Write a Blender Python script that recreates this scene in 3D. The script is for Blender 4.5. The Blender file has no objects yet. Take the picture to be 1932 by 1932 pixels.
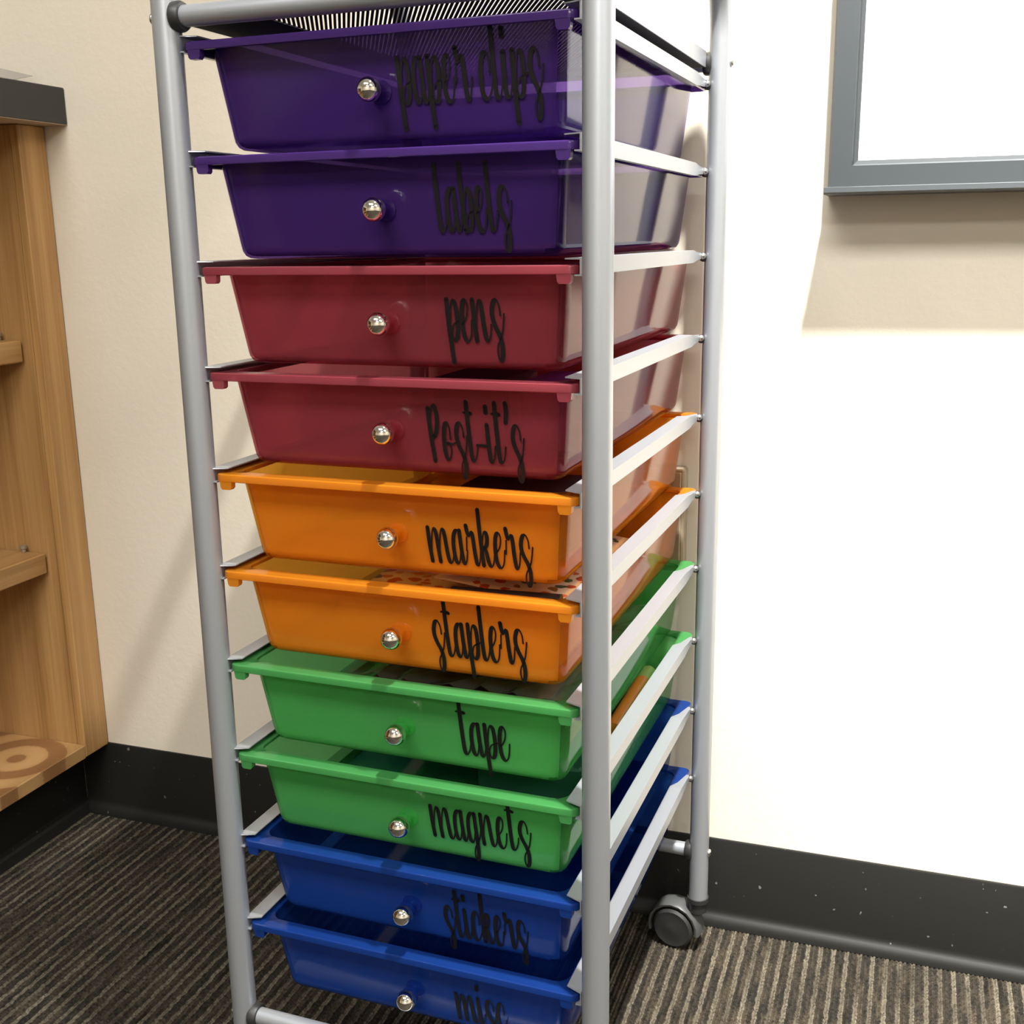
import bpy, math, random
from mathutils import Matrix, Vector

# ------------------------------------------------------------------ camera, world, exposure
scene = bpy.context.scene
col = scene.collection
cam_data = bpy.data.cameras.new('camera')
cam = bpy.data.objects.new('camera', cam_data)
col.objects.link(cam)
scene.camera = cam
F_PX = 2148.94
cam_data.sensor_width = 36.0
cam_data.sensor_fit = 'HORIZONTAL'
cam_data.lens = 36.0 * F_PX / 1932.0
cam_data.clip_start = 0.02
cam_data.clip_end = 50
RIGHT = Vector((0.93538165, 0.35335508, -0.01419))
FWD = Vector((-0.34673348, 0.90848416, -0.23330758))
UP = RIGHT.cross(FWD)
CAM = Vector((0.52671706, -0.72785492, 0.77629536))
cam.matrix_world = Matrix(((RIGHT.x, UP.x, -FWD.x, CAM.x), (RIGHT.y, UP.y, -FWD.y, CAM.y),
                           (RIGHT.z, UP.z, -FWD.z, CAM.z), (0, 0, 0, 1)))
world = bpy.data.worlds.new('world')
scene.world = world
world.use_nodes = True
world.node_tree.nodes['Background'].inputs[0].default_value = (1, .95, .88, 1)
world.node_tree.nodes['Background'].inputs[1].default_value = 0.02
vs = scene.view_settings
vs.view_transform = 'Standard'
vs.look = 'None'
vs.gamma = 1.0
vs.exposure = 0.0
vs.use_curve_mapping = False
scene.cycles.use_denoising = True
scene.cycles.max_bounces = 10
scene.cycles.transparent_max_bounces = 32
scene.cycles.diffuse_bounces = 4
scene.cycles.glossy_bounces = 4
scene.cycles.caustics_reflective = False
scene.cycles.caustics_refractive = False
scene.cycles.sample_clamp_indirect = 4.0
scene.cycles.use_adaptive_sampling = True
scene.cycles.adaptive_threshold = 0.02

WASH_POWER = 5400.0      # ceiling downlight close to the wall
TROFFER_POWER = 25.5     # ceiling panels further back in the room

# room frame: u along the wall, v towards the room is negative, z up
ROOM = Matrix.Translation((0, .446, 0)) @ Matrix.Rotation(.022, 4, 'Z')


# ------------------------------------------------------------------ helpers
def mesh(name, verts, faces, smooth=False):
    me = bpy.data.meshes.new(name)
    me.from_pydata([tuple(v) for v in verts], [], faces)
    me.update()
    if smooth:
        me.polygons.foreach_set('use_smooth', [True] * len(me.polygons))
    return me


def add(name, me, mat=None, parent=None, matrix=None):
    o = bpy.data.objects.new(name, me)
    col.objects.link(o)
    if mat is not None and me is not None and len(me.materials) == 0:
        me.materials.append(mat)
    if parent is not None:
        o.parent = parent
    if matrix is not None:
        o.matrix_world = matrix
    return o


def empty(name, loc=(0, 0, 0), rz=0.0):
    o = bpy.data.objects.new(name, None)
    o.empty_display_size = .05
    col.objects.link(o)
    o.location = loc
    o.rotation_euler = (0, 0, rz)
    return o


def tag(o, label, cat, group=None):
    o['label'] = label
    o['category'] = cat
    if group:
        o['group'] = group
    return o


def structure(o):
    o['kind'] = 'structure'
    return o


class MB:
    """collects shapes into one mesh"""
    def __init__(self):
        self.v = []
        self.f = []

    def raw(self, verts, faces):
        b = len(self.v)
        self.v += [tuple(p) for p in verts]
        self.f += [tuple(b + i for i in f) for f in faces]
        return self

    def box(self, x0, x1, y0, y1, z0, z1, bev=0.0):
        if bev <= 0:
            v = [(x, y, z) for z in (z0, z1) for y in (y0, y1) for x in (x0, x1)]
            return self.raw(v, [(0, 2, 3, 1), (4, 5, 7, 6), (0, 1, 5, 4), (2, 6, 7, 3), (0, 4, 6, 2), (1, 3, 7, 5)])
        b = min(bev, (x1 - x0) * .45, (y1 - y0) * .45, (z1 - z0) * .45)
        loops = [(z0, b), (z0 + b, 0), (z1 - b, 0), (z1, b)]
        L = []
        for z, o in loops:
            L.append([(x0 + b, y0 + o, z), (x1 - b, y0 + o, z), (x1 - o, y0 + b, z), (x1 - o, y1 - b, z),
                      (x1 - b, y1 - o, z), (x0 + b, y1 - o, z), (x0 + o, y1 - b, z), (x0 + o, y0 + b, z)])
        return self.loft(L, cap0=True, cap1=True)

    def loft(self, loops, cap0=False, cap1=False, closed=True):
        n = len(loops[0])
        v = [p for l in loops for p in l]
        f = []
        for i in range(len(loops) - 1):
            for j in range(n if closed else n - 1):
                k = (j + 1) % n
                f.append((i * n + j, i * n + k, (i + 1) * n + k, (i + 1) * n + j))
        if cap0:
            f.append(tuple(reversed(range(n))))
        if cap1:
            f.append(tuple((len(loops) - 1) * n + j for j in range(n)))
        return self.raw(v, f)

    def tube(self, path, r, n=24, caps=True):
        path = [Vector(p) for p in path]
        loops = []
        t0 = (path[1] - path[0]).normalized()
        up = Vector((0, 0, 1)) if abs(t0.z) < .9 else Vector((0, 1, 0))
        a = t0.cross(up).normalized()
        for i, p in enumerate(path):
            if i == 0:
                t = t0
            elif i == len(path) - 1:
                t = (path[-1] - path[-2]).normalized()
            else:
                t = ((path[i + 1] - p).normalized() + (p - path[i - 1]).normalized()).normalized()
            a = (a - t * a.dot(t)).normalized()
            b = t.cross(a)
            rr = r[i] if isinstance(r, (list, tuple)) else r
            loops.append([p + a * (rr * math.cos(2 * math.pi * k / n)) + b * (rr * math.sin(2 * math.pi * k / n)) for k in range(n)])
        return self.loft(loops, caps, caps)

    def lathe(self, prof, origin, axis='Y', n=24, sgn=1):
        """prof: (radius, along) ; axis direction"""
        loops = []
        o = Vector(origin)
        for r, h in prof:
            l = []
            for k in range(n):
                c, s = r * math.cos(2 * math.pi * k / n), r * math.sin(2 * math.pi * k / n)
                if axis == 'Y':
                    l.append(o + Vector((c, h, s)))
                elif axis == 'Z':
                    l.append(o + Vector((c, s, h)))
                else:
                    l.append(o + Vector((h, c, s)))
            loops.append(l)
        return self.loft(loops, True, True)

    def sphere(self, c, r, n=24, m=14, sc=(1, 1, 1)):
        c = Vector(c)
        loops = []
        for i in range(m + 1):
            a = math.pi * (i + (.02 if i == 0 else -.02 if i == m else 0)) / m
            loops.append([c + Vector((r * sc[0] * math.sin(a) * math.cos(2 * math.pi * k / n), r * sc[1] * math.sin(a) * math.sin(2 * math.pi * k / n),
                                      -r * sc[2] * math.cos(a))) for k in range(n)])
        return self.loft(loops, True, True)

    def prism(self, poly, axis, a0, a1):
        """poly of 2D points swept along an axis: 'X' uses (y,z), 'Y' uses (x,z), 'Z' uses (x,y)"""
        def P(p, a):
            return {'X': (a, p[0], p[1]), 'Y': (p[0], a, p[1]), 'Z': (p[0], p[1], a)}[axis]
        return self.loft([[P(p, a0) for p in poly], [P(p, a1) for p in poly]], True, True)

    def mesh(self, name, smooth=False):
        me = mesh(name, self.v, self.f)
        if smooth:
            me.polygons.foreach_set('use_smooth', [True] * len(me.polygons))
            try:
                me.set_sharp_from_angle(angle=math.radians(38))
            except Exception:
                pass
        return me


def fix(me):
    import bmesh
    bm = bmesh.new()
    bm.from_mesh(me)
    bmesh.ops.recalc_face_normals(bm, faces=bm.faces)
    bm.to_mesh(me)
    bm.free()
    return me


def rrect(x0, x1, y0, y1, r, z, n=5):
    pts = []
    for cx, cy, a0 in ((x1 - r, y1 - r, 0), (x0 + r, y1 - r, 90), (x0 + r, y0 + r, 180), (x1 - r, y0 + r, 270)):
        for k in range(n + 1):
            a = math.radians(a0 + 90 * k / n)
            pts.append((cx + r * math.cos(a), cy + r * math.sin(a), z))
    return pts


# ------------------------------------------------------------------ materials
class N:
    def __init__(self, name):
        self.m = bpy.data.materials.new(name)
        self.m.use_nodes = True
        self.t = self.m.node_tree
        self.t.nodes.clear()
        self.out = self.t.nodes.new('ShaderNodeOutputMaterial')

    def n(self, typ, **kw):
        nd = self.t.nodes.new('ShaderNode' + typ)
        for k, v in kw.items():
            if hasattr(nd, k) and k not in nd.inputs:
                setattr(nd, k, v)
            else:
                nd.inputs[k].default_value = v
        return nd

    def l(self, a, b):
        self.t.links.new(a, b)

    def bsdf(self, **kw):
        b = self.n('BsdfPrincipled')
        for k, v in kw.items():
            b.inputs[k.replace('_', ' ')].default_value = v
        self.l(b.outputs[0], self.out.inputs[0])
        return b

    def ramp(self, fac, stops):
        r = self.n('ValToRGB')
        e = r.color_ramp.elements
        e[0].position, e[0].color = stops[0][0], (*stops[0][1], 1)
        e[1].position, e[1].color = stops[-1][0], (*stops[-1][1], 1)
        for p, c in stops[1:-1]:
            x = e.new(p)
            x.color = (*c, 1)
        self.l(fac, r.inputs[0])
        return r

    def bump(self, height, bsdf, strength=.3, dist=.001):
        b = self.n('Bump')
        b.inputs['Strength'].default_value = strength
        b.inputs['Distance'].default_value = dist
        self.l(height, b.inputs['Height'])
        self.l(b.outputs[0], bsdf.inputs['Normal'])
        return b

    def coord(self, scale=(1, 1, 1), kind='Object'):
        c = self.n('TexCoord')
        m = self.n('Mapping')
        m.inputs['Scale'].default_value = scale
        self.l(c.outputs[kind], m.inputs[0])
        return m.outputs[0]

    def noise(self, vec, scale, detail=3, rough=.5):
        n = self.n('TexNoise')
        n.inputs['Scale'].default_value = scale
        n.inputs['Detail'].default_value = detail
        n.inputs['Roughness'].default_value = rough
        self.l(vec, n.inputs['Vector'])
        return n.outputs[0]


def plain(name, color, rough=.5, metal=0.0, spec=.5):
    m = N(name)
    m.bsdf(Base_Color=(*color, 1), Roughness=rough, Metallic=metal, Specular_IOR_Level=spec)
    return m.m


def wall_paint(name, c):
    m = N(name)
    b = m.bsdf(Roughness=.75, Specular_IOR_Level=.25)
    v = m.coord()
    n1 = m.noise(v, 95, 4, .55)
    n2 = m.noise(v, 3.0, 3, .6)
    r = m.ramp(n2, [(.3, tuple(x * .97 for x in c)), (.7, c)])
    m.l(r.outputs[0], b.inputs['Base Color'])
    m.bump(n1, b, .32, .0014)
    return m.m


def wood(name, along, tint=1.0):
    """oak veneer, grain along the given axis"""
    m = N(name)
    b = m.bsdf(Roughness=.42, Specular_IOR_Level=.35)
    sc = {'X': (1.2, 34, 34), 'Y': (34, 1.2, 34), 'Z': (34, 34, 1.2)}[along]
    sf = {'X': (6, 330, 330), 'Y': (330, 6, 330), 'Z': (330, 330, 6)}[along]
    big = m.noise(m.coord(sc), 1.0, 4, .6)
    fine = m.noise(m.coord(sf), 1.0, 2, .5)
    a = m.n('Math', operation='MULTIPLY_ADD')
    m.l(fine, a.inputs[0])
    a.inputs[1].default_value = .35
    m.l(big, a.inputs[2])
    t = tint
    r = m.ramp(a.outputs[0], [(.40, (.27 * t, .135 * t, .045 * t)), (.62, (.43 * t, .24 * t, .088 * t)), (.85, (.55 * t, .33 * t, .135 * t))])
    m.l(r.outputs[0], b.inputs['Base Color'])
    m.bump(fine, b, .15, .0005)
    return m.m


def wood_cathedral(name):
    """flat-sawn oak with oval rings, for the bottom shelf"""
    m = N(name)
    b = m.bsdf(Roughness=.4, Specular_IOR_Level=.35)
    c = m.n('TexCoord')
    mp = m.n('Mapping')
    mp.inputs['Location'].default_value = (6.34, 1.20, 0)
    mp.inputs['Scale'].default_value = (11.0, 11.0, 1)
    m.l(c.outputs['Object'], mp.inputs[0])
    w = m.n('TexWave', wave_type='RINGS', rings_direction='Z')
    w.inputs['Scale'].default_value = .58
    w.inputs['Distortion'].default_value = 1.0
    w.inputs['Detail'].default_value = 2
    w.inputs['Detail Scale'].default_value = .6
    m.l(mp.outputs[0], w.inputs['Vector'])
    fine = m.noise(m.coord((330, 6, 330)), 1.0, 2, .5)
    a = m.n('Math', operation='MULTIPLY_ADD')
    m.l(fine, a.inputs[0])
    a.inputs[1].default_value = .2
    m.l(w.outputs[1], a.inputs[2])
    r = m.ramp(a.outputs[0], [(.35, (.30, .15, .06)), (.52, (.33, .17, .07)), (.6, (.50, .29, .125)), (.95, (.55, .33, .14))])
    m.l(r.outputs[0], b.inputs['Base Color'])
    return m.m


def carpet_mat():
    m = N('striped_loop_carpet')
    b = m.bsdf(Roughness=.95, Specular_IOR_Level=.1)
    c = m.n('TexCoord')
    s = m.n('SeparateXYZ')
    m.l(c.outputs['Object'], s.inputs[0])
    # rib index
    wob = m.noise(m.coord((60, 110, 1)), 1.0, 1, .5)
    wa = m.n('Math', operation='MULTIPLY_ADD')
    m.l(wob, wa.inputs[0])
    wa.inputs[1].default_value = .0030
    m.l(s.outputs[0], wa.inputs[2])
    d = m.n('Math', operation='DIVIDE')
    m.l(wa.outputs[0], d.inputs[0])
    d.inputs[1].default_value = RIB
    fl = m.n('Math', operation='FLOOR')
    m.l(d.outputs[0], fl.inputs[0])
    # broken along the row: the yarn changes colour every few centimetres
    ya = m.n('Math', operation='MULTIPLY')
    m.l(s.outputs[1], ya.inputs[0])
    ya.inputs[1].default_value = 9.0
    cb = m.n('CombineXYZ')
    fx = m.n('Math', operation='MULTIPLY')
    m.l(fl.outputs[0], fx.inputs[0])
    fx.inputs[1].default_value = 3.77
    m.l(fx.outputs[0], cb.inputs[0])
    m.l(ya.outputs[0], cb.inputs[1])
    yarn = m.noise(cb.outputs[0], 1.0, 2, .5)
    # every third row is the light yarn
    md = m.n('Math', operation='FLOORED_MODULO')
    m.l(fl.outputs[0], md.inputs[0])
    md.inputs[1].default_value = 3.0
    lt = m.n('Math', operation='LESS_THAN')
    m.l(md.outputs[0], lt.inputs[0])
    lt.inputs[1].default_value = .5
    dark = m.ramp(yarn, [(0.28, (0.0140, 0.0122, 0.0092)), (0.42, (0.0434, 0.0364, 0.0273)), (0.52, (0.0238, 0.0224, 0.0189)), (0.62, (0.0630, 0.0504, 0.0364)), (0.74, (0.0336, 0.0308, 0.0252))])
    light = m.ramp(yarn, [(0.28, (0.0504, 0.0434, 0.0336)), (0.5, (0.1148, 0.1008, 0.0770)), (0.72, (0.1512, 0.1330, 0.1022))])
    mx = m.n('MixRGB')
    m.l(lt.outputs[0], mx.inputs[0])
    m.l(dark.outputs[0], mx.inputs[1])
    m.l(light.outputs[0], mx.inputs[2])
    loops = m.noise(m.coord((240, 330, 1)), 1.0, 2, .6)
    lr = m.ramp(loops, [(.33, (.38, .37, .35)), (.66, (1.25, 1.24, 1.2))])
    mu = m.n('MixRGB', blend_type='MULTIPLY')
    mu.inputs[0].default_value = 1
    m.l(mx.outputs[0], mu.inputs[1])
    m.l(lr.outputs[0], mu.inputs[2])
    m.l(mu.outputs[0], b.inputs['Base Color'])
    m.bump(loops, b, .8, .002)
    return m.m


def rubber_base():
    m = N('black_rubber_base')
    b = m.bsdf(Roughness=.47, Specular_IOR_Level=.4)
    v = m.coord()
    sp = m.noise(v, 150, 1, .4)
    r = m.ramp(sp, [(.76, (.011, .011, .010)), (.80, (.13, .13, .125))])
    m.l(r.outputs[0], b.inputs['Base Color'])
    return m.m


def silver_paint():
    m = N('silver_painted_steel')
    b = m.bsdf(Base_Color=(.37, .39, .42, 1), Roughness=.36, Metallic=.55, Specular_IOR_Level=.5)
    v = m.coord()
    m.bump(m.noise(v, 900, 1, .5), b, .05, .0003)
    return m.m


def plastic(name, T, D, scatter, rough=.09):
    """translucent moulded plastic: tinted see-through + scattering + gloss"""
    m = N(name)
    tr = m.n('BsdfTransparent')
    tr.inputs[0].default_value = (*[x ** .5 for x in T], 1)
    df = m.n('BsdfDiffuse')
    df.inputs[0].default_value = (*D, 1)
    tl = m.n('BsdfTranslucent')
    tl.inputs[0].default_value = (*D, 1)
    m1 = m.n('MixShader')
    m1.inputs[0].default_value = .45
    m.l(df.outputs[0], m1.inputs[1])
    m.l(tl.outputs[0], m1.inputs[2])
    m2 = m.n('MixShader')
    m2.inputs[0].default_value = scatter
    m.l(tr.outputs[0], m2.inputs[1])
    m.l(m1.outputs[0], m2.inputs[2])
    gl = m.n('BsdfGlossy')
    gl.inputs[0].default_value = (.58, .58, .58, 1)
    gl.inputs['Roughness'].default_value = rough
    fr = m.n('Fresnel')
    fr.inputs[0].default_value = 1.47
    ge = m.n('NewGeometry')
    iv = m.n('Math', operation='SUBTRACT')
    iv.inputs[0].default_value = 1.0
    m.l(ge.outputs['Backfacing'], iv.inputs[1])
    mu = m.n('Math', operation='MULTIPLY')
    m.l(fr.outputs[0], mu.inputs[0])
    m.l(iv.outputs[0], mu.inputs[1])
    m3 = m.n('MixShader')
    m.l(mu.outputs[0], m3.inputs[0])
    m.l(m2.outputs[0], m3.inputs[1])
    m.l(gl.outputs[0], m3.inputs[2])
    m.l(m3.outputs[0], m.out.inputs[0])
    return m.m


def emission(name, c, s):
    m = N(name)
    e = m.n('Emission')
    e.inputs[0].default_value = (*c, 1)
    e.inputs[1].default_value = s
    m.l(e.outputs[0], m.out.inputs[0])
    return m.m


def printed_paper():
    m = N('printed_sticker_sheet')
    b = m.bsdf(Roughness=.45)
    v = m.coord()
    vo = m.n('TexVoronoi')
    vo.inputs['Scale'].default_value = 75
    nz = m.n('TexNoise')
    nz.inputs['Scale'].default_value = 60
    m.l(v, nz.inputs['Vector'])
    va = m.n('VectorMath', operation='MULTIPLY_ADD')
    m.l(nz.outputs['Color'], va.inputs[0])
    va.inputs[1].default_value = (.016, .016, .016)
    m.l(v, va.inputs[2])
    m.l(va.outputs[0], vo.inputs['Vector'])
    d = m.ramp(vo.outputs['Distance'], [(.36, (1, 1, 1)), (.40, (0, 0, 0))])
    hs = m.n('SeparateColor')
    m.l(vo.outputs['Color'], hs.inputs[0])
    cr = m.ramp(hs.outputs[0], [(.0, (.35, .05, .02)), (.3, (.6, .12, .03)), (.5, (.05, .12, .03)), (.7, (.04, .05, .10)), (.95, (.65, .3, .05))])
    mx = m.n('MixRGB')
    m.l(d.outputs[0], mx.inputs[0])
    mx.inputs[1].default_value = (.72, .6, .48, 1)
    m.l(cr.outputs[0], mx.inputs[2])
    m.l(mx.outputs[0], b.inputs['Base Color'])
    return m.m


RIB = .0046
M_WALL = wall_paint('cream_wall_paint', (.78, .71, .59))
M_CEIL = plain('white_ceiling_tile', (.8, .79, .76), .9)
M_BAFFLE = plain('dark_baffle', (.05, .05, .05), .7)
M_CARPET = carpet_mat()
M_BASE = rubber_base()
M_OAK_Z = wood('oak_vertical_grain', 'Z')
M_OAK_Y = wood('oak_long_grain', 'Y', .95)
M_OAK_BOT = wood_cathedral('oak_cathedral_grain')
M_COUNTER = plain('charcoal_laminate', (.028, .029, .026), .5)
M_UNDER = plain('raw_particle_board', (.42, .30, .19), .8)
M_SILVER = silver_paint()
M_SHELF_SHADE = plain('shaded_shelf_steel', (.022, .022, .025), .8, 0, .15)  # silver shelf: shade of its underside put into the base colour
M_BLACK = plain('black_plastic', (.02, .02, .02), .45)
M_GREYHOOD = plain('dark_grey_plastic', (.06, .062, .062), .4)
M_CHROME = plain('chrome', (.92, .90, .87), .06, 1.0)
M_ZINC = plain('zinc_steel', (.7, .7, .7), .25, 1.0)
M_VINYL = plain('black_vinyl', (.007, .006, .006), .5, 0, .25)
M_WBFRAME = plain('slate_grey_frame', (.034, .040, .044), .45, .1)
M_WBPANEL = plain('white_board_surface', (.90, .90, .89), .18)
M_IVORY = plain('ivory_metal', (.36, .30, .22), .35, .35)
M_WEDGE_SHADE = plain('shadow_wedge_grey', (.44, .40, .35), .8)  # shadow tone for the added wedge above the counter
M_CLEAR = plastic('clear_plastic_film', (.86, .90, .86), (.7, .75, .7), .10, .12)

COL = {
    'purple': ((.16, .08, .40), (.090, .036, .225), .60),
    'red': ((.70, .20, .25), (.40, .075, .10), .50),
    'orange': ((.95, .50, .06), (.95, .37, .026), .58),
    'green': ((.24, .74, .30), (.145, .60, .18), .60),
    'blue': ((.03, .13, .50), (.022, .10, .50), .58),
}
M_BIN = {k: plastic('translucent_%s_plastic' % k, t, d, .27, .07) for k, (t, d, s_) in COL.items()}
M_FROST = {k: plastic('frosted_%s_plastic' % k, t, d, s_, .10) for k, (t, d, s_) in COL.items()}
RIMK = {'purple': .95, 'red': .95, 'orange': .80, 'green': .64, 'blue': .62}
M_RIM = {k: plastic('thick_%s_plastic' % k, tuple(x * .8 for x in t), tuple(x * RIMK[k] for x in d), s_ + .12, .14) for k, (t, d, s_) in COL.items()}
M_NECK = {k: plastic('clear_%s_plastic' % k, tuple(min(1, x * 1.2 + .08) for x in t), d, .22, .04) for k, (t, d, s_) in COL.items()}

# ------------------------------------------------------------------ the room
U0, U1, V1, ZC = -2.6, 3.6, -4.6, 2.44


def carpet():
    n0, n1 = int(U0 / RIB) - 1, int(U1 / RIB) + 1
    prof = [(0.0, 0.0), (.18, .75), (.5, 1.0), (.82, .75)]
    v, f = [], []
    for i in range(n0, n1):
        for a, h in prof:
            v.append(((i + a) * RIB, h * .0026 - .0026))
    verts = [(x, V1, z) for x, z in v] + [(x, 0.0, z) for x, z in v]
    n = len(v)
    faces = [(i, i + 1, n + i + 1, n + i) for i in range(n - 1)]
    return mesh('floor', verts, faces, True)


structure(add('floor', carpet(), M_CARPET, matrix=ROOM))
structure(add('wall_back', MB().box(U0 - .1, U1 + .1, 0, .1, -.02, ZC).mesh('wall_back'), M_WALL, matrix=ROOM))
structure(add('wall_left', MB().box(U0 - .1, U0, V1, 0, -.02, ZC).mesh('wall_left'), M_WALL, matrix=ROOM))
structure(add('wall_right', MB().box(U1, U1 + .1, V1, 0, -.02, ZC).mesh('wall_right'), M_WALL, matrix=ROOM))
structure(add('wall_front', MB().box(U0 - .1, U1 + .1, V1 - .1, V1, -.02, ZC).mesh('wall_front'), M_WALL, matrix=ROOM))
structure(add('ceiling', MB().box(U0 - .1, U1 + .1, V1 - .1, .1, ZC, ZC + .1).mesh('ceiling'), M_CEIL, matrix=ROOM))
cove = [(0, .108), (-.0022, .108), (-.003, .106), (-.003, .020), (-.0034, .0165), (-.0044, .0138), (-.0060, .0118), (-.0078, .0095), (-.0092, .0068), (-.0101, .0036), (-.0106, 0), (0, 0)]
structure(add('baseboard_back', fix(MB().prism(cove, 'X', -.562, U1).mesh('baseboard_back', True)), M_BASE, matrix=ROOM))


def troffer(name, u, v, su, sv, power, label, round_=False):
    e = tag(empty(name), label, 'ceiling light')
    e.matrix_world = ROOM @ Matrix.Translation((u, v, ZC))
    if round_:
        # surface-mounted can: the lamp sits high inside a dark baffle
        H = .22
        aim = Vector((.10, .74, -1.65)).to_track_quat('-Z', 'Y').to_matrix().to_4x4()      # aimed at the wall
        e.matrix_world = ROOM @ Matrix.Translation((u, v, ZC - .06)) @ aim
        add('mount', MB().lathe([(.012, -.01), (.012, .052)], (0, 0, 0), 'Z', 20).mesh('mount', True), M_BAFFLE, e)
        can = MB().lathe([(su + .012, -.0005), (su + .012, -H), (su + .001, -H), (su + .001, -.021), (su + .001, -.012), (.02, -.012)], (0, 0, 0), 'Z', 40)
        add('can', fix(can.mesh('can', True)), M_BAFFLE, e)
        n = 40
        dm = MB().raw([(su * math.cos(2 * math.pi * k / n), su * math.sin(2 * math.pi * k / n), -.022) for k in range(n)], [tuple(reversed(range(n)))])
        add('diffuser', dm.mesh('diffuser'), emission('lamp_glow_round', (1, .975, .93), power), e)
    else:
        fr = MB()
        for x0, x1, y0, y1 in ((-su - .03, su + .03, -sv - .03, -sv), (-su - .03, su + .03, sv, sv + .03), (-su - .03, -su, -sv, sv), (su, su + .03, -sv, sv)):
            fr.box(x0, x1, y0, y1, -.015, -.0005)
        add('frame', fr.mesh('frame'), M_CEIL, e)
        add('diffuser', MB().raw([(-su, -sv, -.009), (su, -sv, -.009), (su, sv, -.009), (-su, sv, -.009)], [(3, 2, 1, 0)]).mesh('diffuser'),
            emission('lamp_glow_panel', (1, .985, .95), power), e)
    return e


troffer('ceiling_downlight', .66, -.74, .075, .075, WASH_POWER, 'dark cylinder downlight on the ceiling close to the whiteboard wall', True)
troffer('ceiling_panel_light', .0, -1.9, .6, .3, TROFFER_POWER, 'white ceiling light panel above the bookcase side of the room')
troffer('ceiling_panel_light', 2.2, -1.9, .6, .3, TROFFER_POWER, 'white ceiling light panel on the right side of the room')
troffer('ceiling_panel_light', 1.1, -3.6, .6, .3, TROFFER_POWER, 'white ceiling light panel at the far side of the room')

# ------------------------------------------------------------------ bookcase and countertop
bk = tag(empty('bookcase'), 'low open oak bookcase with shelves, end against the cream wall', 'bookcase')
bk.matrix_world = ROOM @ Matrix.Translation((0, 0, 0))
BL = -1.05
add('end_panel', MB().box(-.855, -.5315, -.0455, -.024, .106, .916).mesh('end_panel'), M_OAK_Z, bk)
add('end_panel', MB().box(-.855, -.5315, BL, BL + .022, .106, .916).mesh('end_panel'), M_OAK_Z, bk)
add('stile', MB().box(-.5312, -.518, -.0465, -.0012, .106, .9165, .0012).mesh('stile'), wood('oak_stile_grain', 'Z', 1.08), bk)
add('stile', MB().box(-.5312, -.518, BL - .001, BL + .045, .106, .9165, .0012).mesh('stile'), M_OAK_Z, bk)
add('back_panel', MB().box(-.861, -.8555, BL, -.0012, .0, .916).mesh('back_panel'), M_OAK_Z, bk)
add('top_panel', MB().box(-.855, -.70, BL + .022, -.046, .904, .916).mesh('top_panel'), M_OAK_Y, bk)
for zt in (.6625, .3895):
    sh = add('shelf', MB().box(-.853, -.5455, BL + .024, -.0490, zt - .027, zt, .0015).mesh('shelf'), M_OAK_Y, bk)
    for du in (-.03, -.25):
        add('shelf_pin', MB().lathe([(.003, 0), (.003, .004), (.0045, .005), (.0045, .009)], (-.5455 + du, -.0545, zt + .0005), 'Z', 10).mesh('shelf_pin', True),
            M_IVORY, sh)
add('bottom_shelf', MB().box(-.855, -.518, BL + .022, -.0466, .105, .124, .0012).mesh('bottom_shelf'), M_OAK_BOT, bk)
kick = [(-.575, .1045), (-.563, .1045), (-.563, .020), (-.5615, .0145), (-.558, .0115), (-.5555, .0035), (-.5545, .0), (-.575, 0)]
add('toe_kick', fix(MB().prism(kick, 'Y', BL, -.0032).mesh('toe_kick')), M_BASE, bk)
ct = tag(empty('countertop'), 'black laminate countertop on the oak bookcase', 'countertop')
ct.matrix_world = ROOM.copy()
add('slab', MB().box(-.86, -.4835, BL - .03, -.0008, .9176, .9595, .0008).mesh('slab'), M_COUNTER, ct)
add('underlayment', MB().box(-.86, -.4845, BL - .028, -.001, .9168, .9175).mesh('underlayment'), M_UNDER, ct)
# added grey wedge above the counter, standing in for a shadow on the wall
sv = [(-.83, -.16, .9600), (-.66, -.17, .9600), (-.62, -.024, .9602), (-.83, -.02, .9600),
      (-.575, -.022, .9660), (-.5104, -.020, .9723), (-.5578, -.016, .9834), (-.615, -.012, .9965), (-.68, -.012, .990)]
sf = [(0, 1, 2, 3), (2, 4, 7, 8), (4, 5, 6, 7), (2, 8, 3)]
pm = mesh('shadow_wedge', sv, sf)
pp = add('shadow_wedge', pm, M_WEDGE_SHADE, matrix=ROOM)
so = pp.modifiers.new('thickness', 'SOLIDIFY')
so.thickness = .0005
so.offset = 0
tag(pp, 'pale grey wedge standing in for a shadow above the black countertop', 'paper')

# ------------------------------------------------------------------ whiteboard
wb = tag(empty('whiteboard'), 'white marker board in a slate grey frame on the right wall', 'whiteboard')
wb.matrix_world = ROOM.copy()
UL, UR, ZB, ZT, FWD_, FD = .4095, 1.63, .8175, 1.72, .0262, -.019
# mitred frame members with a chamfered inner lip
prof = [(0, 0), (0, FD * .85), (.002, FD), (FWD_ - .005, FD), (FWD_ - .0035, FD * .72), (FWD_, FD * .68), (FWD_, 0)]


def member(p0, p1, inward):
    """corner points on the outer rectangle, inward unit vector (u,z); ends mitred"""
    d = ((p1[0] - p0[0]), (p1[1] - p0[1]))
    L = math.hypot(*d)
    d = (d[0] / L, d[1] / L)
    l0, l1 = [], []
    for o, dep in prof:
        l0.append((p0[0] + inward[0] * o + d[0] * o, dep - .0004, p0[1] + inward[1] * o + d[1] * o))
        l1.append((p1[0] + inward[0] * o - d[0] * o, dep - .0004, p1[1] + inward[1] * o - d[1] * o))
    return fix(MB().loft([l0, l1], True, True).mesh('frame_member'))


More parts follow.
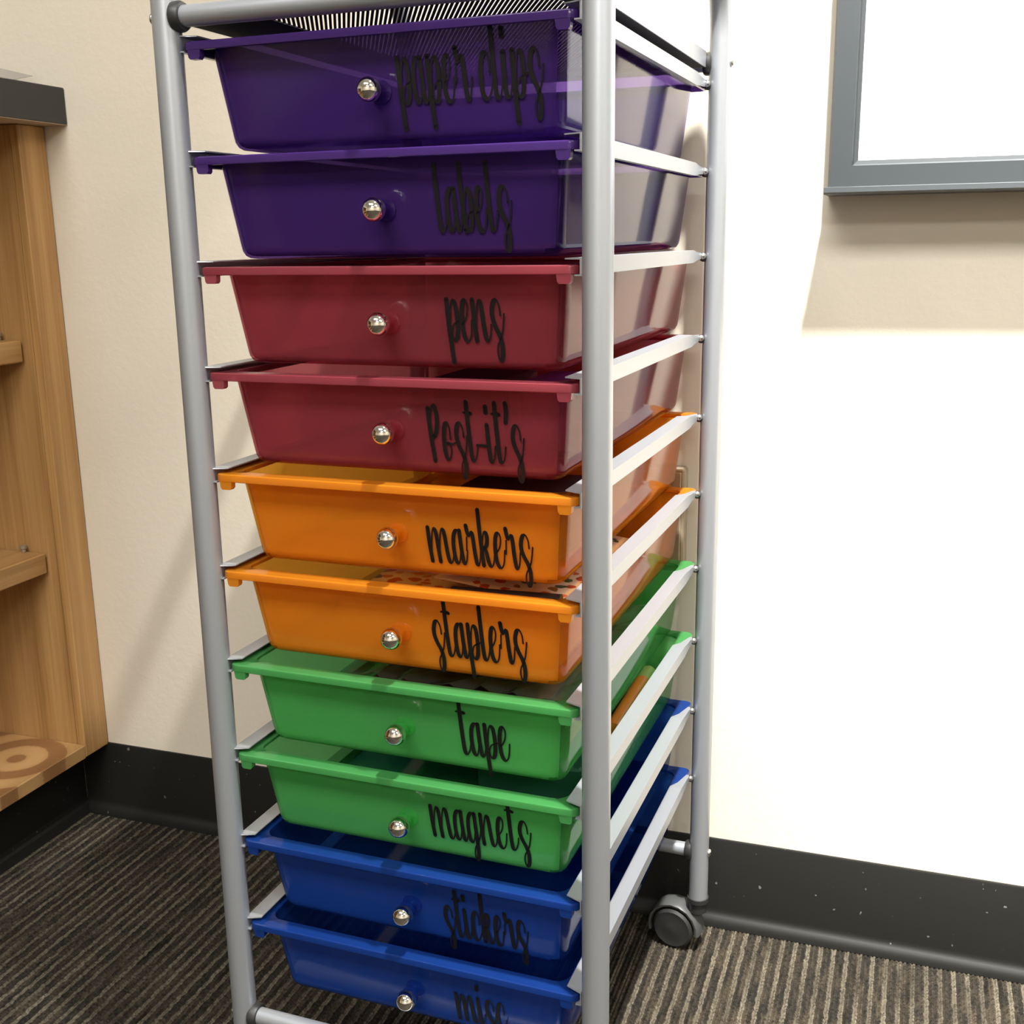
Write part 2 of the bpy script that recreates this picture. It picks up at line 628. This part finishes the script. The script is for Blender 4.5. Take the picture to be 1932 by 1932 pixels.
for a, b_, inn in (((UL, ZB), (UR, ZB), (0, 1)), ((UL, ZT), (UR, ZT), (0, -1)), ((UL, ZB), (UL, ZT), (1, 0)), ((UR, ZB), (UR, ZT), (-1, 0))):
    add('frame_member', member(a, b_, inn), M_WBFRAME, wb)
add('panel', MB().box(UL + FWD_ - .004, UR - FWD_ + .004, -.0075, -.001, ZB + FWD_ - .004, ZT - FWD_ + .004).mesh('panel'), M_WBPANEL, wb)
tr = [(-.0005, ZB - .001), (-.056, ZB - .001), (-.0585, ZB + .0010), (-.0605, ZB + .0004), (-.061, ZB - .0040), (-.0585, ZB - .0056), (-.0005, ZB - .0056)]
add('marker_tray', fix(MB().prism(tr, 'X', UL, UR).mesh('marker_tray')), M_WBFRAME, wb)

# ------------------------------------------------------------------ outlet box on the wall behind the cart
ob = tag(empty('outlet_box'), 'ivory electrical box on the wall behind the cart, beside the rear post', 'outlet box')
ob.matrix_world = ROOM.copy()
add('body', MB().box(.203, .2785, -.022, -.0006, .4265, .5385, .002).mesh('body'), M_IVORY, ob)
pl_ = add('cover_plate', MB().box(.206, .2755, -.0245, -.0222, .4295, .5355, .0015).mesh('cover_plate'), M_IVORY, ob)
for zc in (.463, .502):
    add('socket', MB().lathe([(.0165, 0), (.0165, .0018), (.0150, .0022)], (.2405, -.0267, zc), 'Y', 24).mesh('socket', True), M_UNDER, pl_)

# ------------------------------------------------------------------ the rolling cart frame
XL, XR, YB = -.0088, .3112, .398
RT = .0104
cart = tag(empty('rolling_cart', (.15, .2, 0)), 'silver metal rolling cart frame holding ten colourful drawers', 'cart')
cart_m = Matrix.Translation((-.15, -.2, 0))


def cpart(name, mb, mat, parent=cart, smooth=True):
    me = mb if isinstance(mb, bpy.types.Mesh) else fix(mb.mesh(name, smooth))
    o = bpy.data.objects.new(name, me)
    col.objects.link(o)
    if len(me.materials) == 0:
        me.materials.append(mat)
    o.parent = parent
    if parent is cart:
        o.matrix_parent_inverse = cart_m
    return o


def arch(x):
    zt, r = 1.030, .075
    p = [(x, 0, .060), (x, 0, .3), (x, 0, .6), (x, 0, zt - r)]
    for k in range(1, 9):
        a = math.pi / 2 * k / 8
        p.append((x, r - r * math.cos(a), zt - r + r * math.sin(a)))
    p.append((x, YB - r, zt))
    for k in range(1, 9):
        a = math.pi / 2 * k / 8
        p.append((x, YB - r + r * math.sin(a), zt - r + r * math.cos(a)))
    p += [(x, YB, .6), (x, YB, .3), (x, YB, .060)]
    return p


for x in (XL, XR):
    sfm = cpart('side_frame', MB().tube(arch(x), RT, 28), M_SILVER)
    sg = -1 if x < .1 else 1
    for y in (0, YB):
        for z in (.9325, .1195):
            cpart('bolt', MB().sphere((x + sg * (RT + .0005), y, z), .0042, 14, 8, (.6, 1, 1)), M_ZINC, sfm)

for y in (0, YB):
    for z in (.9325, .1195):
        cb = cpart('crossbar', MB().tube([(XL + RT - .002, y, z), (.15, y, z), (XR - RT + .002, y, z)], .0074, 24), M_SILVER)
        for x0, sg in ((XL + RT, 1), (XR - RT, -1)):
            prof_ = [(.0090, -.0035 * sg), (.0106, -.002 * sg), (.0106, .0026 * sg), (.0094, .0048 * sg), (.0076, .005 * sg)]
            cpart('collar', MB().lathe(prof_, (x0, y, z), 'X', 24), M_BLACK, cb)

# drawer rails: C channels, ten a side
PITCH = .07828
ZTOP = .92
cprof = [(0, 0), (.0128, 0), (.0128, -.0009), (.0009, -.0009), (.0009, -.0106), (.0045, -.0106), (.0045, -.0115), (0, -.0115)]


def rail_mesh(mirror):
    loops = []
    for y, s in ((-.001, 0), (.352, 0), (.366, .45), (.390, .85)):
        l = []
        for x, z in cprof:
            zz = z + (-.0058 - z) * s * .62
            xx = x * (1 - s * .88)
            if y < 0 and x > .01:
                yy = .004
            else:
                yy = y
            l.append((.3 - xx if mirror else xx, yy, zz))
        loops.append(l)
    return fix(MB().loft(loops, True, True).mesh('drawer_rail'))


def rivet_mesh(mirror):
    x = .3 if mirror else 0
    mb = MB().sphere((x + (.0012 if mirror else -.0012), .3885, -.0058), .0034, 14, 8)
    return fix(mb.mesh('rivet', True))


def washer_mesh(mirror):
    x = .3 if mirror else 0
    return fix(MB().sphere((x + (.001 if mirror else -.001), .3915, -.0075), .0040, 12, 8).mesh('washer', True))


for mir in (False, True):
    rm, vm, wm = rail_mesh(mir), rivet_mesh(mir), washer_mesh(mir)
    for i in range(10):
        o = cpart('drawer_rail', rm, M_SILVER)
        o.location = (0, 0, ZTOP - PITCH * i)
        cpart('rivet', vm, M_ZINC, o)
        cpart('washer', wm, M_BLACK, o)

# top shelf: sheet metal tray with long slots
ts = MB()
S0, S1, SP = .066, .274, .0037
ZS = .9285
ts.box(.0012, S0, .0085, .3885, ZS, ZS + .0010)
ts.box(S1, .2988, .0085, .3885, ZS, ZS + .0010)
ts.box(S0, S1, .0085, .018, ZS, ZS + .0010)
ts.box(S0, S1, .360, .3885, ZS, ZS + .0010)
shelf = cpart('top_shelf', ts, M_SHELF_SHADE, smooth=False)
for x0, x1 in ((.0003, .0013), (.2987, .2997)):
    cpart('side_flange', MB().box(x0, x1, .0085, .3885, ZS, .9425), M_SILVER, shelf, False)
sl = MB()
x = S0
while x < S1 + .19:                    # slanted strands of the expanded metal, clipped to the opening
    ya, yb = .018, .360
    fx = lambda y: x - .55 * (y - .018)
    if fx(ya) > S1:
        ya = .018 + (x - S1) / .55
    if fx(yb) < S0 + .0023:
        yb = .018 + (x - S0 - .0023) / .55
    if yb > ya + .002:
        z0, z1 = ZS + .0001, ZS + .0009
        q4 = [(fx(ya) - .0023, ya), (fx(ya), ya), (fx(yb), yb), (fx(yb) - .0023, yb)]
        sl.loft([[(a_, b_, z0) for a_, b_ in q4], [(a_, b_, z1) for a_, b_ in q4]], True, True)
    x += SP
so_ = cpart('mesh_strands', sl, M_SHELF_SHADE, shelf, False)
so_['kind'] = 'stuff'


def caster(px, py, ang, z0=0.0):
    c, s = math.cos(ang), math.sin(ang)
    base = cpart('caster', MB().lathe([(.0085, .046), (.0098, .047), (.0098, .058), (.0118, .0595), (.0118, .0645), (.0085, .065)], (px, py, 0), 'Z', 20), M_BLACK)
    M = Matrix.Translation((px, py, 0)) @ Matrix.Rotation(ang, 4, 'Z')
    hd = MB()
    loops = []
    # hood: a curved shell over the wheels, local x is the trailing direction, y the axle
    for k in range(11):
        a = math.radians(-18 + 205 * k / 10)
        loops.append([(.025 + r_ * math.cos(a), w_, .0235 + r_ * math.sin(a)) for r_, w_ in
                      ((.0285, -.0125), (.0305, -.009), (.0305, .009), (.0285, .0125), (.0262, .0120), (.0262, -.0120))])
    hd.loft(loops, True, True)
    hd.box(.012, .038, -.0030, .0030, .012, .044)
    me = fix(hd.mesh('hood', True))
    me.transform(M)
    cpart('hood', me, M_GREYHOOD, base)
    for w in (-1, 1):
        wm = fix(MB().lathe([(.006, -.0002), (.0205, 0), (.0232, .0022), (.0232, .0082), (.0205, .0106), (.014, .0098), (.006, .0116)] if w > 0 else
                            [(.006, .0002), (.0205, 0), (.0232, -.0022), (.0232, -.0082), (.0205, -.0106), (.014, -.0098), (.006, -.0116)],
                            (.025, .0034 * w, .0232), 'Y', 28).mesh('wheel', True))
        wm.transform(M)
        cpart('wheel', wm, M_BLACK, base)


caster(XR, YB, math.radians(172))
caster(XL, YB, math.radians(150))
caster(XL, 0, math.radians(-60))
caster(XR, 0, math.radians(200))

# ------------------------------------------------------------------ drawers
T = .0018


def bin_mesh():
    o = [rrect(.0140, .2860, .0115, .4030, .013, -.0070), rrect(.0207, .2793, .0220, .3940, .012, -.0685),
         rrect(.0214, .2786, .0227, .3933, .0115, -.0720), rrect(.0232, .2768, .0245, .3915, .0105, -.0752),
         rrect(.0260, .2740, .0273, .3887, .009, -.0770), rrect(.0300, .2700, .0313, .3847, .007, -.0775)]
    i = [rrect(.0158, .2842, .0133, .4012, .0115, -.0070), rrect(.0225, .2775, .0238, .3922, .0105, -.0685),
         rrect(.0232, .2768, .0245, .3915, .0100, -.0712), rrect(.0248, .2752, .0261, .3899, .0090, -.0738),
         rrect(.0272, .2728, .0285, .3875, .0080, -.0752), rrect(.0306, .2694, .0319, .3841, .0065, -.0757)]
    mb = MB()
    mb.loft(o[::-1] + i, True, True)
    return fix(mb.mesh('bin', True))


def rim_mesh():
    x0, x1, y0, y1 = .0024, .2976, -.0012, .4090
    P = [(.0012, -.0044, .0065), (.0003, -.0050, .0068), (0, -.0060, .007), (0, -.0100, .007), (.0005, -.0105, .0068), (.0020, -.0105, .0060), (.0022, -.0100, .0058),
         (.0022, -.0072, .0058), (.0134, -.0072, .0115), (.0134, -.0048, .0115), (.0130, -.0044, .0115)]
    loops = [rrect(x0 + o_, x1 - o_, y0 + o_, y1 - o_, r, z, 6) for o_, z, r in P]
    loops.append(loops[0])
    return fix(MB().loft(loops).mesh('rim', True))


def tab_mesh(x0, x1):
    b = .0013
    poly = [(x0, -.0098), (x1, -.0098), (x1 - .0004, -.0152), (x1 - .0004 - b, -.0166), (x0 + .0008 + b, -.0166), (x0 + .0008, -.0152)]
    return fix(MB().prism(poly, 'Y', -.0010, .0045).mesh('stop_tab'))


def neck_mesh():
    return fix(MB().lathe([(.0085, .0178), (.0082, .0168), (.0050, .0160), (.0042, .0125), (.0042, .0098), (.0066, .0088), (.0072, .0070), (.0066, .0050)],
                          (.15, 0, -.0445), 'Y', 28).mesh('knob_neck', True))


def knob_mesh():
    return fix(MB().sphere((0, 0, 0), .0084, 32, 20).mesh('knob', True))


# ---- lettering: pen strokes, x-height 1, baseline 0
G = {
    'm': (.700, [[(.02, 1.0), (.035, .5), (.075, .0)], [(.075, .08), (.10, .55), (.15, .88), (.20, .98), (.25, .84), (.28, .4), (.31, .0)],
                [(.31, .08), (.335, .55), (.385, .88), (.44, .98), (.49, .84), (.53, .35), (.57, .06), (.63, .0), (.69, .12), (.73, .40)]]),
    'n': (.470, [[(.02, 1.0), (.035, .5), (.07, .0)], [(.07, .08), (.10, .55), (.15, .88), (.20, .98), (.25, .84), (.29, .35), (.33, .06), (.39, .0), (.45, .12), (.49, .40)]]),
    'a': (.400, [[(.23, .80), (.19, .96), (.12, .96), (.05, .78), (.03, .45), (.06, .12), (.12, .0), (.18, .08), (.22, .32)],
                [(.23, .98), (.245, .5), (.28, .08), (.33, .0), (.38, .12), (.42, .40)]]),
    'r': (.370, [[(.00, .40), (.03, .80)], [(.03, 1.14), (.05, .98), (.085, .85), (.12, .86), (.16, .96), (.20, .86), (.225, .40), (.26, .06), (.31, .0), (.36, .14), (.40, .48)]]),
    'k': (.410, [[(.03, 1.62), (.045, .8), (.085, .0)], [(.08, .35), (.10, .72), (.15, .96), (.205, .98), (.235, .84), (.215, .64), (.16, .54), (.10, .52)],
                [(.13, .53), (.185, .40), (.23, .14), (.28, .0), (.34, .02), (.39, .18), (.42, .40)]]),
    'e': (.330, [[(.04, .40), (.10, .46), (.17, .60), (.205, .80), (.18, .96), (.12, .99), (.065, .85), (.035, .55), (.055, .18), (.12, .0), (.20, .0), (.26, .16), (.30, .50)]]),
    's': (.370, [[(.28, .62), (.265, .84), (.20, .99), (.12, .96), (.065, .76), (.07, .56), (.13, .36), (.22, .16), (.275, -.06), (.275, -.32), (.235, -.48), (.18, -.46), (.145, -.30),
                 (.165, -.12), (.24, .04), (.31, .22), (.36, .50), (.38, .66)]]),
    'c': (.320, [[(.25, .56), (.245, .82), (.19, .98), (.12, .96), (.06, .78), (.035, .45), (.065, .12), (.14, .0), (.22, .04), (.29, .20), (.33, .40)]]),
    'l': (.250, [[(.02, 1.53), (.035, .8), (.065, .14), (.12, .0), (.18, .06), (.23, .24), (.26, .45)]]),
    'i': (.235, [[(.03, .98), (.04, .5), (.065, .10), (.11, .0), (.17, .06), (.21, .22), (.24, .42)], [(.025, 1.46), (.03, 1.30)]]),
    'p': (.370, [[(.02, 1.0), (.035, .3), (.085, -.56)], [(.07, .10), (.085, .55), (.13, .88), (.19, .98), (.25, .86), (.275, .5), (.25, .14), (.19, .0), (.13, .03), (.105, .18), (.15, .36), (.25, .44), (.38, .50)]]),
    'b': (.370, [[(.02, 1.53), (.04, .8), (.09, .0)], [(.08, .20), (.10, .62), (.15, .92), (.21, .96), (.26, .80), (.275, .46), (.25, .12), (.19, .0), (.135, .03), (.115, .16), (.16, .34), (.26, .42), (.38, .48)]]),
    't': (.300, [[(.06, 1.56), (.075, .8), (.11, .12), (.17, .0), (.23, .06), (.28, .22), (.31, .42)], [(-.03, 1.28), (.07, 1.29), (.18, 1.26)]]),
    'o': (.360, [[(.23, .56), (.225, .82), (.18, .98), (.11, .96), (.055, .78), (.03, .45), (.055, .12), (.12, .0), (.19, .06), (.235, .26), (.20, .42), (.15, .44)], [(.15, .44), (.26, .42), (.36, .46)]]),
    'P': (.40, [[(.02, 1.36), (.04, .7), (.10, -.06)], [(.055, .75), (.08, 1.15), (.14, 1.40), (.21, 1.42), (.27, 1.22), (.265, .96), (.20, .70), (.13, .60)]]),
    '-': (.30, [[(.0, .43), (.14, .43), (.27, .42)]]),
    "'": (.18, [[(.08, 1.56), (.095, 1.40), (.085, 1.22), (.06, 1.06)]]),
    'g': (.400, [[(.23, .80), (.19, .96), (.12, .96), (.05, .78), (.03, .45), (.06, .12), (.12, .0), (.18, .08), (.22, .32)],
                [(.23, .98), (.255, .4), (.275, -.2), (.265, -.48), (.225, -.60), (.18, -.52), (.165, -.36), (.20, -.16), (.29, .02), (.36, .22), (.40, .46)]]),
    ' ': (.22, []),
}
HEAVY, THIN = .116, .047


def catmull(P, n=7):
    Q = [P[0]] + list(P) + [P[-1]]
    out = []
    for i in range(1, len(Q) - 2):
        p0, p1, p2, p3 = Q[i - 1], Q[i], Q[i + 1], Q[i + 2]
        for k in range(n):
            t = k / n
            out.append(tuple(.5 * (2 * b + (c - a) * t + (2 * a - 5 * b + 4 * c - d) * t * t + (3 * b - a - 3 * c + d) * t ** 3)
                             for a, b, c, d in zip(p0, p1, p2, p3)))
    out.append(tuple(P[-1]))
    return out


def lettering(word, xl, xr, base, xh):
    """flat cut-vinyl letters on the slanted drawer front; xl..xr and base in metres in the drawer's frame"""
    strokes, cx = [], 0.0
    for ch in word:
        w, ss = G[ch]
        for s in ss:
            strokes.append([(cx + a, b) for a, b in s])
        cx += w
    mn = min(p[0] for s in strokes for p in s)
    mx = max(p[0] for s in strokes for p in s)
    sx = (xr - xl) / (mx - mn)
    nrm = Vector((0, -1, -1 / 6)).normalized()
    mb = MB()
    lay = 0

    def P3(x, z):
        y = .0115 + (-.011 - z) / 6
        return Vector((x, y, z)) + nrm * (.00035 + lay * .000006)
    for s in strokes:
        lay += 1
        pts = [((a - mn) * sx + xl, b * xh + base) for a, b in catmull(s)]
        n = len(pts)
        wid = []
        for i in range(n):
            a, b = pts[max(0, i - 1)], pts[min(n - 1, i + 1)]
            dx, dz = b[0] - a[0], b[1] - a[1]
            L = math.hypot(dx, dz) or 1e-9
            q = min(1, max(0, (.45 - dz / L) / 1.1))
            wid.append((THIN + (HEAVY - THIN) * q * q * (3 - 2 * q)) * xh * .5)
        wid = [sum(wid[max(0, i - 3):i + 4]) / len(wid[max(0, i - 3):i + 4]) for i in range(n)]
        V = []
        for i in range(n):
            a, b = pts[max(0, i - 1)], pts[min(n - 1, i + 1)]
            dx, dz = b[0] - a[0], b[1] - a[1]
            L = math.hypot(dx, dz) or 1e-9
            nx, nz = -dz / L, dx / L
            V.append(P3(pts[i][0] + nx * wid[i], pts[i][1] + nz * wid[i]))
            V.append(P3(pts[i][0] - nx * wid[i], pts[i][1] - nz * wid[i]))
        mb.raw(V, [(2 * i, 2 * i + 1, 2 * i + 3, 2 * i + 2) for i in range(n - 1)])
        for e in (0, n - 1):
            c = pts[e]
            mb.raw([P3(c[0] + wid[e] * math.cos(2 * math.pi * k / 10), c[1] + wid[e] * math.sin(2 * math.pi * k / 10)) for k in range(10)], [tuple(range(10))])
    return mb.mesh('lettering')


WORDS = [('paper clips', .1650, .2694, -.0527, .0288), ('labels', .1905, .2456, -.0597, .0290), ('pens', .1965, .2391, -.0566, .0288),
         ("Post-it's", .1795, .2522, -.0650, .0282), ('markers', .1755, .2579, -.0650, .0272), ('staplers', .1780, .2527, -.0604, .0286),
         ('tape', .1955, .2377, -.0615, .0290), ('magnets', .1705, .2545, -.0577, .0280), ('stickers', .1797, .2506, -.0676, .0288),
         ('misc', .1872, .2311, -.0663, .0268)]
COLORS = ['purple', 'purple', 'red', 'red', 'orange', 'orange', 'green', 'green', 'blue', 'blue']
LABELS = ['purple translucent drawer lettered paper clips, topmost in the cart',
          'purple translucent drawer lettered labels, above the first red drawer',
          'red translucent drawer lettered pens, just below the purple drawers',
          'red translucent drawer with hyphenated black lettering, just above the orange drawers',
          'orange translucent drawer lettered markers',
          'orange translucent drawer lettered staplers, just above the green drawers',
          'green translucent drawer lettered tape',
          'green translucent drawer lettered magnets, just above the blue drawers',
          'blue translucent drawer lettered stickers',
          'blue translucent drawer lettered misc, lowest in the cart']
BINS, RIMS, TABS, NECKS = {}, {}, {}, {}
KNOB = knob_mesh()
KNOB.materials.append(M_CHROME)
for i in range(10):
    c = COLORS[i]
    if c not in BINS:
        BINS[c] = bin_mesh()
        BINS[c].materials.append(M_BIN[c])
        BINS[c].materials.append(M_FROST[c])        # the front panel is frosted
        for p in BINS[c].polygons:
            if abs(p.normal.y) > .85 and p.center.y < .1:
                p.material_index = 1
        RIMS[c] = rim_mesh()
        RIMS[c].materials.append(M_RIM[c])
        TABS[c] = (tab_mesh(.0072, .0178), tab_mesh(.2826, .2932))
        for t in TABS[c]:
            t.materials.append(M_RIM[c])
        NECKS[c] = neck_mesh()
        NECKS[c].materials.append(M_NECK[c])
    d = tag(empty('drawer', (0, 0, ZTOP - PITCH * i)), LABELS[i], 'drawer', 'translucent drawers in the cart')
    bn = add('bin', BINS[c], None, d)
    rm = add('rim', RIMS[c], None, d)
    for t in TABS[c]:
        add('stop_tab', t, None, rm)
    kn = add('knob', KNOB, None, d)
    kn.location = (.15, -.0004, -.0445)
    nk = add('knob_neck', NECKS[c], None, kn)
    nk.location = (-.15, .0004, .0445)
    w = WORDS[i]
    add('lettering', lettering(*w), M_VINYL, bn)['label'] = 'black handwritten-style vinyl lettering'


# ------------------------------------------------------------------ things inside the drawers
def inside(i, name, me, mat, label, cat, matrix=None, smooth=False):
    o = add(name, fix(me), mat)
    o.matrix_world = Matrix.Translation((0, 0, ZTOP - PITCH * i)) @ (matrix or Matrix.Identity(4))
    tag(o, label, cat)
    return o


FLOOR = -.0752
RX = Matrix.Rotation
M_DARK = plain('dark_card', (.035, .015, .02), .6)
M_VIOLET = plain('violet_card', (.16, .05, .22), .6)
M_DKGREEN = plain('dark_green_card', (.01, .05, .035), .5)
M_ORANGE = plain('bright_orange_plastic', (1.0, .30, .05), .35)
M_KRAFT = plain('kraft_card', (.34, .2, .11), .7)
M_PRINT = printed_paper()

inside(3, 'note_block', MB().box(.135, .200, .120, .196, FLOOR, -.018, .002).mesh('note_block'), M_DARK,
       'dark block of notes in the second red drawer', 'note block')
inside(3, 'note_block', MB().box(.212, .262, .118, .196, FLOOR, -.019, .002).mesh('note_block'), M_VIOLET,
       'violet block of notes in the second red drawer', 'note block')
inside(4, 'pouch', MB().box(.15, .262, .06, .2, FLOOR, -.030, .006).mesh('pouch'), M_DARK,
       'dark pouch inside the upper orange drawer', 'pouch')
inside(5, 'card_box', MB().box(.075, .265, .055, .30, FLOOR, -.040, .002).mesh('card_box'), M_KRAFT,
       'brown card box under printed sheets in the lower orange drawer', 'box')


def sheet(w, h, bow, seed, n=8):
    rnd = random.Random(seed)
    ph = rnd.random() * 6
    v, f = [], []
    for a in range(n + 1):
        for b in range(n + 1):
            x, y = a / n, b / n
            v.append(((x - .5) * w, (y - .5) * h, bow * (math.sin(3 * x + ph) + .6 * math.sin(4.3 * y + ph * 2)) * .5))
    for a in range(n):
        for b in range(n):
            k = a * (n + 1) + b
            f.append((k, k + n + 1, k + n + 2, k + 1))
    v2 = v + [(x, y, z - .0016) for x, y, z in v]
    m = len(v)
    f2 = f + [tuple(m + q for q in reversed(t)) for t in f]
    edge = [a * (n + 1) for a in range(n + 1)] + [n * (n + 1) + b for b in range(1, n + 1)] + \
           [a * (n + 1) + n for a in range(n - 1, -1, -1)] + [b for b in range(n - 1, 0, -1)]
    for q in range(len(edge)):
        a, b = edge[q], edge[(q + 1) % len(edge)]
        f2.append((a, b, m + b, m + a))
    return mesh('sheet', v2, f2, True)


inside(5, 'sticker_pack', sheet(.13, .22, .004, 3), M_PRINT, 'printed sticker pack lying left in the lower orange drawer', 'sticker pack',
       Matrix.Translation((.145, .165, -.033)) @ RX(.06, 4, 'Z'))
inside(5, 'sticker_pack', sheet(.11, .20, .005, 8), M_PRINT, 'printed sticker pack lying right in the lower orange drawer', 'sticker pack',
       Matrix.Translation((.215, .175, -.024)) @ RX(-.12, 4, 'Z') @ RX(.03, 4, 'Y'))
inside(5, 'marker_pen', MB().tube([(.175, .06, -.022), (.268, .052, -.017)], .0035, 12).mesh('marker_pen', True), M_BLACK,
       'slim black pen near the front of the lower orange drawer', 'pen')


def crumple(w, h, seed, n=14, amp=.012):
    rnd = random.Random(seed)
    H = [[rnd.uniform(-1, 1) for _ in range(n + 1)] for _ in range(n + 1)]
    v, f = [], []
    for a in range(n + 1):
        for b in range(n + 1):
            v.append(((a / n - .5) * w, (b / n - .5) * h, amp * H[a][b] * .5))
    for a in range(n):
        for b in range(n):
            k = a * (n + 1) + b
            f.append((k, k + n + 1, k + n + 2))
            f.append((k, k + n + 2, k + 1))
    return mesh('bag', v, f)


bag = inside(6, 'plastic_bag', crumple(.19, .26, 5), M_CLEAR, 'crumpled clear plastic bag in the upper green drawer', 'plastic bag', Matrix.Translation((.172, .185, -.024)))
mo = bag.modifiers.new('thickness', 'SOLIDIFY')
mo.thickness = .0008
inside(6, 'tape_box', MB().box(.085, .250, .07, .25, FLOOR, -.036, .003).mesh('tape_box'), M_DARK, 'dark box under the plastic bag in the upper green drawer', 'box')
gs = tag(empty('glue_stick', (0, 0, ZTOP - PITCH * 7)), 'bright orange stick lying along the right side of the lower green drawer', 'glue stick')
add('barrel', fix(MB().tube([(.269, .195, -.030), (.2655, .315, -.030)], .0085, 20).mesh('barrel', True)), M_ORANGE, gs)
add('cap', fix(MB().tube([(.2655, .3155, -.030), (.2645, .345, -.030)], .0078, 20).mesh('cap', True)), plain('yellow_green_cap', (.45, .6, .2), .4), gs)
inside(7, 'magnet_box', MB().box(.175, .268, .10, .19, FLOOR, -.024, .002).mesh('magnet_box'), M_DKGREEN, 'dark box of magnets in the lower green drawer', 'box')
inside(7, 'magnet_box', MB().box(.17, .2700, .196, .35, FLOOR, -.0390, .002).mesh('magnet_box'), M_DKGREEN, 'low dark box beneath the orange stick in the lower green drawer', 'box')
